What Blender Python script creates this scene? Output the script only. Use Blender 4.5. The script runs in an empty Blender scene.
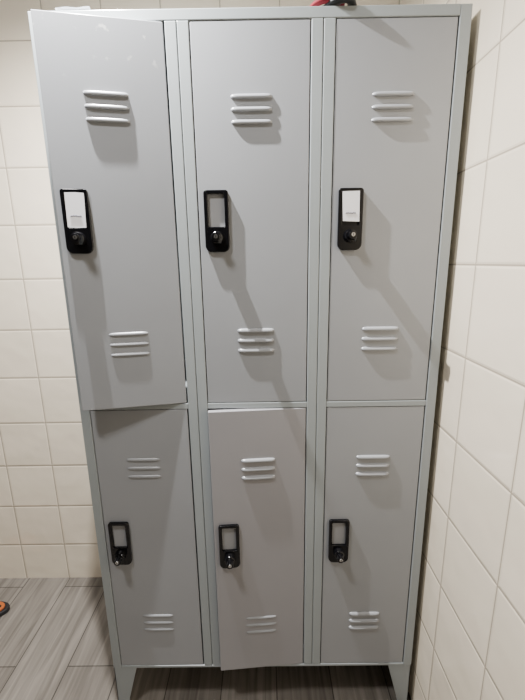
import bpy, bmesh, math, random
from mathutils import Vector, Matrix
random.seed(4)
col = bpy.context.scene.collection
LEG=.16; H=1.694; W=.9; DEP=.47; BY=.512; WX=.918

# ---------------- materials ----------------
def new_mat(name):
    m=bpy.data.materials.new(name); m.use_nodes=True
    nt=m.node_tree; b=nt.nodes['Principled BSDF']
    return m,nt,b
def simple(name,colr,rough=.5,metal=0,noise=.0,nscale=20,bump=0,spec=.5,coat=0,scuff_glint=False):
    m,nt,b=new_mat(name)
    b.inputs['Roughness'].default_value=rough
    b.inputs['Metallic'].default_value=metal
    b.inputs['Specular IOR Level'].default_value=spec
    b.inputs['Coat Weight'].default_value=coat
    b.inputs['Coat Roughness'].default_value=.2
    tc=nt.nodes.new('ShaderNodeTexCoord')
    n=nt.nodes.new('ShaderNodeTexNoise'); n.inputs['Scale'].default_value=nscale; n.inputs['Detail'].default_value=4
    nt.links.new(tc.outputs['Object'],n.inputs['Vector'])
    r=nt.nodes.new('ShaderNodeValToRGB')
    c=Vector(colr)
    r.color_ramp.elements[0].position=.3; r.color_ramp.elements[1].position=.7
    r.color_ramp.elements[0].color=(*(c*(1-noise)),1); r.color_ramp.elements[1].color=(*(c*(1+noise)),1)
    nt.links.new(n.outputs['Fac'],r.inputs['Fac'])
    out=r.outputs['Color']
    if scuff_glint:
        # sparse pale scuffs and painted specular glints near the top edge of the door
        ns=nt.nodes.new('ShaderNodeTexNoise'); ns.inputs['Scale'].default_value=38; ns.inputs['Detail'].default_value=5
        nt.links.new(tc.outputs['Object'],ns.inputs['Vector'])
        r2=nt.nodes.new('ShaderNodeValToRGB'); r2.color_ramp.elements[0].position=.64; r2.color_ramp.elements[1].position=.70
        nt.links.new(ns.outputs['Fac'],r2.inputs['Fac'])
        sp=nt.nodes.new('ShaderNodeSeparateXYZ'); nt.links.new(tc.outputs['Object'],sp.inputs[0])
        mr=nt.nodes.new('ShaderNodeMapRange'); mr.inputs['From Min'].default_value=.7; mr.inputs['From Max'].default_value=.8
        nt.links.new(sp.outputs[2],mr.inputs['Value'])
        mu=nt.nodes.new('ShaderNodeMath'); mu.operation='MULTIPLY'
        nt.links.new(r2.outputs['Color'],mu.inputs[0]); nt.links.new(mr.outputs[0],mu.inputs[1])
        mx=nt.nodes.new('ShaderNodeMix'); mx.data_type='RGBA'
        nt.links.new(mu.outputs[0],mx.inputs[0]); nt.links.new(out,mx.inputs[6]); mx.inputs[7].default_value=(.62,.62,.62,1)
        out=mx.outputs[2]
    nt.links.new(out,b.inputs['Base Color'])
    if bump:
        n2=nt.nodes.new('ShaderNodeTexNoise'); n2.inputs['Scale'].default_value=nscale*8
        nt.links.new(tc.outputs['Object'],n2.inputs['Vector'])
        bp=nt.nodes.new('ShaderNodeBump'); bp.inputs['Strength'].default_value=bump; bp.inputs['Distance'].default_value=.001
        nt.links.new(n2.outputs['Fac'],bp.inputs['Height']); nt.links.new(bp.outputs['Normal'],b.inputs['Normal'])
    return m
M_door=simple('powder_coat_door',(.335,.349,.372),.27,0,.04,3,.03,.55,.4)
M_door_scuff_glint=simple('powder_coat_scuff_glint',(.335,.349,.372),.25,0,.05,3,.03,.55,.5,scuff_glint=True)
M_door_mauve=simple('powder_coat_mauve',(.350,.348,.370),.27,0,.04,3,.03,.55,.4)
M_frame=simple('powder_coat_frame',(.35,.385,.398),.28,0,.03,4,.03)
M_black=simple('black_plastic',(.004,.004,.005),.09,0,.1,30,0,.45)
M_slot=simple('gray_card_slot',(.34,.35,.37),.35,0,.03,10)
M_paper=simple('white_paper',(.95,.95,.99),.6,0,.02,10)
M_ink=simple('pen_ink',(.05,.05,.09),.6)
M_silver=simple('silver_metal',(.8,.8,.8),.25,1,.02,10)
M_orange=simple('orange_rubber',(.45,.11,.02),.6,0,.05,20)
M_dark=simple('dark_rubber',(.012,.012,.014),.5,0,.05,20)
M_red=simple('dark_red_fabric',(.22,.008,.02),.8,0,.15,60)
M_ceil=simple('ceiling_paint',(.35,.335,.31),.8,0,.02,3)
M_far=simple('far_wall_paint',(.12,.115,.11),.8,0,.02,3)

def tile_mat(name,axes,size,off,c1,c2,grout,mort=.0020):
    m,nt,b=new_mat(name)
    tc=nt.nodes.new('ShaderNodeTexCoord'); sep=nt.nodes.new('ShaderNodeSeparateXYZ')
    nt.links.new(tc.outputs['Object'],sep.inputs[0])
    comb=nt.nodes.new('ShaderNodeCombineXYZ')
    for i,a in enumerate(axes):
        mt=nt.nodes.new('ShaderNodeMath'); mt.operation='SUBTRACT'
        nt.links.new(sep.outputs[a],mt.inputs[0]); mt.inputs[1].default_value=off[i]
        nt.links.new(mt.outputs[0],comb.inputs[i])
    def brick(ms,smooth):
        br=nt.nodes.new('ShaderNodeTexBrick'); br.offset=0; br.squash=1
        br.inputs['Scale'].default_value=1; br.inputs['Brick Width'].default_value=size; br.inputs['Row Height'].default_value=size
        br.inputs['Mortar Size'].default_value=ms; br.inputs['Mortar Smooth'].default_value=smooth; br.inputs['Bias'].default_value=0
        br.inputs['Color1'].default_value=(*c1,1); br.inputs['Color2'].default_value=(*c2,1); br.inputs['Mortar'].default_value=(*grout,1)
        nt.links.new(comb.outputs[0],br.inputs['Vector'])
        return br
    br=brick(mort,.25); pil=brick(.007,1.0)
    nt.links.new(br.outputs['Color'],b.inputs['Base Color'])
    mr=nt.nodes.new('ShaderNodeMapRange'); mr.inputs['To Min'].default_value=.12; mr.inputs['To Max'].default_value=.8
    nt.links.new(br.outputs['Fac'],mr.inputs['Value']); nt.links.new(mr.outputs[0],b.inputs['Roughness'])
    no=nt.nodes.new('ShaderNodeTexNoise'); no.inputs['Scale'].default_value=7; nt.links.new(tc.outputs['Object'],no.inputs['Vector'])
    ad=nt.nodes.new('ShaderNodeMath'); ad.operation='MULTIPLY_ADD'; ad.inputs[1].default_value=4.5
    inv=nt.nodes.new('ShaderNodeMath'); inv.operation='SUBTRACT'; inv.inputs[0].default_value=1
    nt.links.new(pil.outputs['Fac'],inv.inputs[1]); nt.links.new(no.outputs['Fac'],ad.inputs[0]); nt.links.new(inv.outputs[0],ad.inputs[2])
    bp=nt.nodes.new('ShaderNodeBump'); bp.inputs['Strength'].default_value=.6; bp.inputs['Distance'].default_value=.002
    nt.links.new(ad.outputs[0],bp.inputs['Height']); nt.links.new(bp.outputs['Normal'],b.inputs['Normal'])
    b.inputs['Specular IOR Level'].default_value=.7
    return m
C1=(.86,.76,.61); C2=(.82,.725,.58); G=(.38,.32,.245)
M_back=tile_mat('cream_tile_back',(0,2),.1886,(-.598-.1886*20,.171-.1886*3),C1,C2,G)
M_right=tile_mat('cream_tile_side',(1,2),.2031,(-.0813-.2031*20,.1214-.2031*3),C1,C2,G)

def floor_mat():
    m,nt,b=new_mat('wood_look_floor')
    tc=nt.nodes.new('ShaderNodeTexCoord'); mp=nt.nodes.new('ShaderNodeMapping')
    mp.inputs['Rotation'].default_value=(0,0,math.radians(90)); mp.inputs['Location'].default_value=(.13,.045,0)
    nt.links.new(tc.outputs['Object'],mp.inputs[0])
    br=nt.nodes.new('ShaderNodeTexBrick'); br.offset=.37
    br.inputs['Scale'].default_value=1; br.inputs['Brick Width'].default_value=.9; br.inputs['Row Height'].default_value=.18
    br.inputs['Mortar Size'].default_value=.0018; br.inputs['Mortar Smooth'].default_value=.2
    br.inputs['Color1'].default_value=(.165,.147,.128,1); br.inputs['Color2'].default_value=(.225,.203,.178,1); br.inputs['Mortar'].default_value=(.05,.043,.037,1)
    nt.links.new(mp.outputs[0],br.inputs['Vector'])
    mp2=nt.nodes.new('ShaderNodeMapping'); mp2.inputs['Scale'].default_value=(30,1.8,1)
    nt.links.new(tc.outputs['Object'],mp2.inputs[0])
    n=nt.nodes.new('ShaderNodeTexNoise'); n.inputs['Scale'].default_value=1.5; n.inputs['Detail'].default_value=8; n.inputs['Distortion'].default_value=1.0
    nt.links.new(mp2.outputs[0],n.inputs['Vector'])
    r=nt.nodes.new('ShaderNodeValToRGB'); r.color_ramp.elements[0].position=.34; r.color_ramp.elements[1].position=.68
    r.color_ramp.elements[0].color=(.6,.59,.58,1); r.color_ramp.elements[1].color=(1.2,1.2,1.2,1)
    nt.links.new(n.outputs['Fac'],r.inputs['Fac'])
    mx=nt.nodes.new('ShaderNodeMix'); mx.data_type='RGBA'; mx.blend_type='MULTIPLY'; mx.inputs[0].default_value=1
    nt.links.new(br.outputs['Color'],mx.inputs[6]); nt.links.new(r.outputs['Color'],mx.inputs[7])
    nt.links.new(mx.outputs[2],b.inputs['Base Color']); b.inputs['Roughness'].default_value=.5
    bp=nt.nodes.new('ShaderNodeBump'); bp.invert=True; bp.inputs['Strength'].default_value=.4; bp.inputs['Distance'].default_value=.002
    nt.links.new(br.outputs['Fac'],bp.inputs['Height']); nt.links.new(bp.outputs['Normal'],b.inputs['Normal'])
    return m
M_floor=floor_mat()

# ---------------- helpers ----------------
def add_box(bm,x0,x1,y0,y1,z0,z1):
    vs=[bm.verts.new((x,y,z)) for x in (x0,x1) for y in (y0,y1) for z in (z0,z1)]
    for f in ((0,1,3,2),(4,6,7,5),(0,4,5,1),(2,3,7,6),(0,2,6,4),(1,5,7,3)):
        bm.faces.new([vs[i] for i in f])
def finish(bm,name,mat,parent=None,loc=(0,0,0),bevel=0,smooth=False,seg=2):
    bmesh.ops.recalc_face_normals(bm,faces=bm.faces[:])
    me=bpy.data.meshes.new(name); bm.to_mesh(me); bm.free()
    return obj_from(me,name,mat,parent,loc,bevel,smooth,seg)
def obj_from(me,name,mat,parent=None,loc=(0,0,0),bevel=0,smooth=False,seg=2):
    if mat and not me.materials: me.materials.append(mat)
    if smooth:
        for p in me.polygons: p.use_smooth=True
    o=bpy.data.objects.new(name,me); col.objects.link(o); o.location=loc
    if parent: o.parent=parent
    if bevel:
        md=o.modifiers.new('bevel','BEVEL'); md.width=bevel; md.segments=seg; md.limit_method='ANGLE'
        md.harden_normals=False
    return o
def boxes(name,lst,mat,parent=None,loc=(0,0,0),bevel=0):
    bm=bmesh.new()
    for b in lst: add_box(bm,*b)
    return finish(bm,name,mat,parent,loc,bevel)
def rrect(cx,cz,w,h,r,n=8,rb=None):
    pts=[]
    rb=rb or r
    for sx,sz,a0,q in ((1,1,0,r),(-1,1,90,r),(-1,-1,180,rb),(1,-1,270,rb)):
        for i in range(n+1):
            a=math.radians(a0+90*i/n)
            pts.append((cx+sx*(w/2-q)+q*math.cos(a),cz+sz*(h/2-q)+q*math.sin(a)))
    return pts
def curve_mesh(outlines,extr,bev,name):
    cu=bpy.data.curves.new(name,'CURVE'); cu.dimensions='2D'; cu.fill_mode='BOTH'
    cu.extrude=extr; cu.bevel_depth=bev; cu.bevel_resolution=2
    for pts in outlines:
        s=cu.splines.new('POLY'); s.points.add(len(pts)-1); s.use_cyclic_u=True
        for i,p in enumerate(pts): s.points[i].co=(p[0],p[1],0,1)
    o=bpy.data.objects.new('tmp',cu); col.objects.link(o)
    dg=bpy.context.evaluated_depsgraph_get(); dg.update()
    me=bpy.data.meshes.new_from_object(o.evaluated_get(dg)); me.name=name
    bpy.data.objects.remove(o); me.materials.clear()
    me.transform(Matrix.Rotation(math.radians(90),4,'X'))
    return me
def cyl(name,r,d,mat,parent,loc,r2=None,seg=32,bevel=.001):
    bm=bmesh.new()
    bmesh.ops.create_cone(bm,cap_ends=True,segments=seg,radius1=r,radius2=r2 or r,depth=d,matrix=Matrix.Rotation(math.radians(90),4,'X'))
    o=finish(bm,name,mat,parent,loc,bevel,seg=3)
    return o
def tube(name,pts,r,mat,parent=None,loc=(0,0,0),flat=1):
    cu=bpy.data.curves.new(name,'CURVE'); cu.dimensions='3D'; cu.bevel_depth=r; cu.bevel_resolution=3; cu.use_fill_caps=True
    s=cu.splines.new('NURBS'); s.points.add(len(pts)-1); s.use_endpoint_u=True; s.order_u=3
    for i,p in enumerate(pts): s.points[i].co=(*p,1)
    o=bpy.data.objects.new('tmp',cu); col.objects.link(o)
    dg=bpy.context.evaluated_depsgraph_get(); dg.update()
    me=bpy.data.meshes.new_from_object(o.evaluated_get(dg)); me.name=name
    bpy.data.objects.remove(o); me.materials.clear()
    return obj_from(me,name,mat,parent,loc,smooth=True)

# ---------------- room ----------------
XL=-2.2; YF=-3.2; CH=2.9; T=.1
def struct(name,b,mat):
    o=boxes(name,[b],mat); o['kind']='structure'; return o
struct('floor',(XL-T,WX+T,YF-T,BY+T,-T,0),M_floor)
struct('ceiling',(XL-T,WX+T,YF-T,BY+T,CH,CH+T),M_ceil)
struct('wall_back',(XL-T,WX+T,BY,BY+T,0,CH),M_back)
struct('wall_right',(WX,WX+T,YF,BY,0,CH),M_right)
struct('wall_left',(XL-T,XL,YF,BY,0,CH),M_far)
struct('wall_front',(XL-T,WX+T,YF-T,YF,0,CH),M_far)

# ---------------- locker ----------------
root=bpy.data.objects.new('locker',None); col.objects.link(root); root.location=(0,0,0)
root['label']='tall light gray steel locker with six doors, one ajar'; root['category']='locker'
root.empty_display_size=.2
Z0=LEG; Z1=LEG+H; ZM=LEG+.84
t=.0012
B=[(0,t*2,.02,DEP,Z0,Z1),(W-t*2,W,.02,DEP,Z0,Z1),(0,W,DEP-.003,DEP,Z0,Z1),
   (0,W,.02,DEP,Z1-.004,Z1),(0,W,.02,DEP,Z0,Z0+.004),(0,W,.02,DEP-.003,ZM-.002,ZM+.002)]
for x in (.3,.6): B.append((x-.001,x+.001,.02,DEP-.003,Z0,Z1))
boxes('cabinet_body',B,M_frame,root)
F=[(0,.024,0,.022,Z0,Z1),(W-.024,W,0,.022,Z0,Z1)]
for x in (.3,.6):
    F+= [(x-.0245,x-.0008,0,.022,Z0+.009,Z1-.021),(x+.0008,x+.0245,0,.022,Z0+.009,Z1-.021),(x-.01,x+.01,.004,.02,Z0+.009,Z1-.021)]
for i in range(3):
    a=.024 if i==0 else .3*i+.0245; b=W-.024 if i==2 else .3*(i+1)-.0245
    F.append((a,b,.0005,.022,ZM-.0075,ZM+.0075))
F+=[(.024,W-.024,0,.022,Z1-.0205,Z1),(.024,W-.024,0,.022,Z0,Z0+.0085)]
boxes('front_frame',F,M_frame,root,bevel=.0015)
def leg(x,y,sx,sy):
    bm=bmesh.new()
    h=LEG; w=.068; tp=.026
    def plate(ax):
        pts=[(0,0),(tp,0),(w,h),(0,h)]
        vs=[]
        for d in (0,.002):
            for p in pts:
                if ax=='x': vs.append(bm.verts.new((x+sx*p[0],y+sy*d,p[1])))
                else: vs.append(bm.verts.new((x+sx*d,y+sy*p[0],p[1])))
        bm.faces.new(vs[:4]); bm.faces.new(vs[4:])
        for i in range(4):
            j=(i+1)%4; bm.faces.new((vs[i],vs[j],vs[4+j],vs[4+i]))
    plate('x'); plate('y')
    add_box(bm,*sorted((x,x+sx*tp)),*sorted((y,y+sy*tp)),0,.002)
    return finish(bm,'leg',M_frame,root)
leg(0.001,.001,1,1); leg(W-.001,.001,-1,1); leg(0.001,DEP-.001,1,-1); leg(W-.001,DEP-.001,-1,-1)

def louver_mesh(h=.0092,d=.0052):
    bm=bmesh.new(); w=.088; nu=28
    prof=[(1,0),(.90,.5),(.72,.85),(.55,.97),(.4,1),(.2,1),(.12,.85),(.1,.1)]
    rows=[]
    for v,(pz,pd) in enumerate(prof):
        row=[]
        for i in range(nu+1):
            u=-1+2*i/nu
            e=max(0,1-abs(u)**7)**.5
            row.append(bm.verts.new((u*w/2,-.0002-d*pd*e,(pz-.5)*h*(.35+.65*e) )))
        rows.append(row)
    for a,b in zip(rows,rows[1:]):
        for i in range(nu): bm.faces.new((a[i],a[i+1],b[i+1],b[i]))
    bmesh.ops.recalc_face_normals(bm,faces=bm.faces[:])
    me=bpy.data.meshes.new('louver'); bm.to_mesh(me); bm.free()
    me.materials.append(M_door)
    for p in me.polygons: p.use_smooth=True
    return me
LM=louver_mesh(.0105,.0060); LM2=louver_mesh(.0082,.0028)
PW,PH=.052,.13
PL=curve_mesh([rrect(0,0,PW,PH,.005,rb=.013),rrect(0,.0235,PW-.012,.073,.003)],.0028,.0016,'latch_plate')
CARD=curve_mesh([rrect(0,0,.039,.072,.001)],.0003,0,'card')
CARD_A=curve_mesh([[(-.019,-.035),(.018,-.0355),(.0195,.035),(.002,.036),(-.0190,.0350)]],.0003,0,'card_a')
CARD_B=curve_mesh([[(-.018,-.026),(.0185,-.0285),(.019,.036),(-.0190,.0365)]],.0003,0,'card_b')
def scribble(parent,cx,cz,y,wd,n,seed):
    rnd=random.Random(seed); pts=[]
    for i in range(n*3+1):
        u=i/(n*3)
        pts.append((cx-wd/2+wd*u+rnd.uniform(-.0005,.0005),y,cz+(0.0024 if i%2 else -.0018)*rnd.uniform(.5,1.2)))
    tube('handwriting',pts,.00055,M_ink,parent)

def door(x0,z0,z1,ang,card,tag,label=None,flat=(),mat=None):
    w=.2495; g=.0015
    hx=x0+w-.002
    bm=bmesh.new()
    add_box(bm,-w+g+.002,.002-g,0,.014,z0+g,z1-g)
    bmesh.ops.translate(bm,verts=bm.verts[:],vec=(0,0,-z0))
    o=finish(bm,'door',mat or M_door,root,(hx,.001,z0),bevel=.0015)
    o.rotation_euler=(0,0,ang)
    if label: o['label']=label
    hh=z1-z0
    cx=-w/2+.002
    for n,zc in enumerate((.16,hh-.164)):
        for k in (-1,0,1):
            l=bpy.data.objects.new('louver',LM2 if n in flat else LM); col.objects.link(l); l.parent=o
            l.location=(cx,0,zc+k*.0245)
    lx=-w+.002+.016+PW/2; lz=hh/2+.022
    lk=lz-(.035 if tag<4 else .032)
    obj_from(PL.copy(),'latch_plate',M_black,o,(lx,-.0045,lz))
    obj_from(CARD.copy(),'card_slot',M_black if card else M_slot,o,(lx,-.0012,lz+.0235))
    if card:
        s=obj_from((CARD_A if tag==1 else CARD_B).copy(),'name_card',M_paper,o,(lx+.0003,-.0086,lz+.0235))
        s.rotation_euler=(0,math.radians(1 if tag==1 else -1.5),0)
        s['label']='white paper name card with handwriting'
        scribble(o,lx,lz+.0235-(.012 if tag==1 else .010),-.0094,.022,4,tag)
    cyl('lock_housing',.0155,.016,M_black,o,(lx,-.016,lk),r2=.0130,bevel=.003)
    cyl('lock_cylinder',.0095,.018,M_black,o,(lx,-.031,lk),r2=.0088,seg=24)
    kr=bmesh.new()
    bmesh.ops.create_cone(kr,cap_ends=True,segments=24,radius1=.0046,radius2=.0042,depth=.0015,matrix=Matrix.Rotation(math.radians(90),4,'X'))
    finish(kr,'keyway',M_silver,o,(lx+.0005,-.0405,lk+.001))
    sb=bmesh.new(); add_box(sb,-.0006,.0006,-.0422,-.041,-.0026,.0026)
    finish(sb,'key_slot',M_black,o,(lx+.0005,0,lk+.001))
    HT=curve_mesh([rrect(0,0,.010,.018,.0045),[(.0018*math.cos(a*math.pi/6),-.004+.0018*math.sin(a*math.pi/6)) for a in range(12)]],.001,.0005,'shadow_tab')  # added tab, sticks out to shape the latch's cast shadow
    HT.transform(Matrix.Rotation(math.radians(55),4,'Z'))
    obj_from(HT,'shadow_tab',M_black,o,(lx+.007,-.028,lk-.004))
zb0,zb1=Z0+.0085,ZM-.0075
zt0,zt1=ZM+.0075,Z1-.0205
xs=(.0245,.3255,.6255)
door(xs[0]-.0005,zt0,zt1,math.radians(11),True,1,'light gray door standing slightly open',(0,),M_door_scuff_glint)
door(xs[1]-.0005,zt0,zt1,0,False,2)
door(xs[2]-.0005,zt0,zt1,0,True,3)
door(xs[0]-.0005,zb0,zb1,0,False,4,None,(0,1))
door(xs[1]-.0005,zb0,zb1,math.radians(4.5),False,5,'light gray door slightly ajar',(0,),M_door_mauve)
door(xs[2]-.0005,zb0,zb1,0,False,6)

# ---------------- things on top ----------------
lan=bpy.data.objects.new('strap',None); col.objects.link(lan); lan.location=(.62,.022,Z1)
lan['label']='black and dark red strap lying on top of the locker'; lan['category']='strap'
def ribbon(name,pts,wd,mat):
    bm=bmesh.new(); L=[]
    pts=[(p[0]*.75,p[1]*.72,p[2]) for p in pts]
    for i,p in enumerate(pts):
        a=Vector(pts[max(0,i-1)]); b=Vector(pts[min(len(pts)-1,i+1)]); d=(b-a).normalized()
        n=Vector((-d.y,d.x,0)).normalized()*wd/2; p=Vector(p)
        L.append((bm.verts.new(p-n),bm.verts.new(p+n)))
    for a,b in zip(L,L[1:]): bm.faces.new((a[0],b[0],b[1],a[1]))
    o=finish(bm,name,mat,lan,smooth=True)
    s=o.modifiers.new('s','SOLIDIFY'); s.thickness=.010
    ss=o.modifiers.new('ss','SUBSURF'); ss.levels=2; ss.render_levels=2
    return o
ribbon('black_strap',[(-.05,.06,.010),(-.02,.01,.014),(.0,-.032,.012),(.03,-.048,.010),(.05,-.03,.012),(.06,.03,.016),(.05,.08,.012)],.022,M_dark)
ribbon('black_strap',[(.07,.02,.012),(.045,-.02,.020),(.02,-.030,.018),(.005,.0,.014)],.016,M_dark)
ribbon('red_strap',[(-.060,.02,.020),(-.035,-.022,.018),(-.01,-.030,.016),(.02,-.01,.026),(.03,.02,.022),(.02,.06,.014)],.018,M_red)
ribbon('white_tag',[(-.040,.0,.028),(-.030,-.018,.027),(-.018,-.026,.025)],.007,M_paper)
bm=bmesh.new(); nx,ny=10,8; g=[]
for i in range(nx+1):
    g.append([bm.verts.new((-.035+.07*i/nx,-.012+.10*j/ny,.001+.002*math.sin(i*.5+j*.3)**2+(.005 if j==0 else 0))) for j in range(ny+1)])
for i in range(nx):
    for j in range(ny): bm.faces.new((g[i][j],g[i+1][j],g[i+1][j+1],g[i][j+1]))
pp=finish(bm,'paper_sheet',M_paper,None,(.09,.015,Z1),smooth=True)
pp['label']='white paper sheet lying on the locker top'; pp['category']='paper'

# ---------------- sandal ----------------
sd=bpy.data.objects.new('sandal',None); col.objects.link(sd); sd.location=(-.70,.325,0); sd.rotation_euler=(0,0,math.radians(-78))
sd['label']='orange and black rubber sandal lying on the floor'; sd['category']='sandal'
def sole_pts(s=1):
    pts=[]
    for i in range(40):
        a=2*math.pi*i/40; y=.13*math.sin(a)
        wx=.042*(1+.12*math.sin(a))*math.cos(a)*(1-.18*math.exp(-((y+.02)/.04)**2))
        pts.append((wx*s,y*s))
    return pts
for nm,s,z,mt,e in (('sole',1,.009,M_dark,.007),('footbed',.88,.020,M_orange,.003)):
    me=curve_mesh([sole_pts(s)],e,.002,nm); me.transform(Matrix.Rotation(math.radians(-90),4,'X'))
    obj_from(me,nm,mt,sd,(0,0,z))
tube('strap',[(-.038,.0,.018),(-.03,.04,.05),(0,.085,.045),(.0,.1,.02)],.007,M_dark,sd)
tube('strap',[(.038,.0,.018),(.03,.04,.05),(0,.085,.045),(.0,.1,.02)],.007,M_dark,sd)

# ---------------- lights ----------------
def area(name,loc,rot,size,e,c,sy=None):
    l=bpy.data.lights.new(name,'AREA'); l.energy=e; l.color=c; l.size=size
    if sy: l.shape='RECTANGLE'; l.size_y=sy
    o=bpy.data.objects.new(name,l); col.objects.link(o); o.location=loc; o.rotation_euler=rot; return o
area('ceiling_light',(-.15,-.75,2.5),(0,0,0),.2,23,(1,.975,.95))
pl=bpy.data.lights.new('downlight','SPOT'); pl.energy=225; pl.shadow_soft_size=.006; pl.color=(1,.985,.965)
pl.spot_size=math.radians(172); pl.spot_blend=1
po=bpy.data.objects.new('downlight',pl); col.objects.link(po); po.location=(.06,-.088,2.2); po.rotation_euler=(0,0,0)
w=bpy.data.worlds.new('world'); bpy.context.scene.world=w; w.use_nodes=True
w.node_tree.nodes['Background'].inputs[0].default_value=(.8,.85,1,1); w.node_tree.nodes['Background'].inputs[1].default_value=.2

# ---------------- camera ----------------
cd=bpy.data.cameras.new('camera'); co=bpy.data.objects.new('camera',cd); col.objects.link(co)
cd.sensor_fit='HORIZONTAL'; cd.sensor_width=36; cd.lens=380/525*36; cd.clip_start=.02
R=Matrix.Rotation(.004,4,'Z')@Matrix.Rotation(math.pi/2-.228,4,'X')@Matrix.Rotation(-.015,4,'Z')
co.matrix_world=Matrix.Translation((.469,-.903,1.193+LEG))@R
bpy.context.scene.camera=co
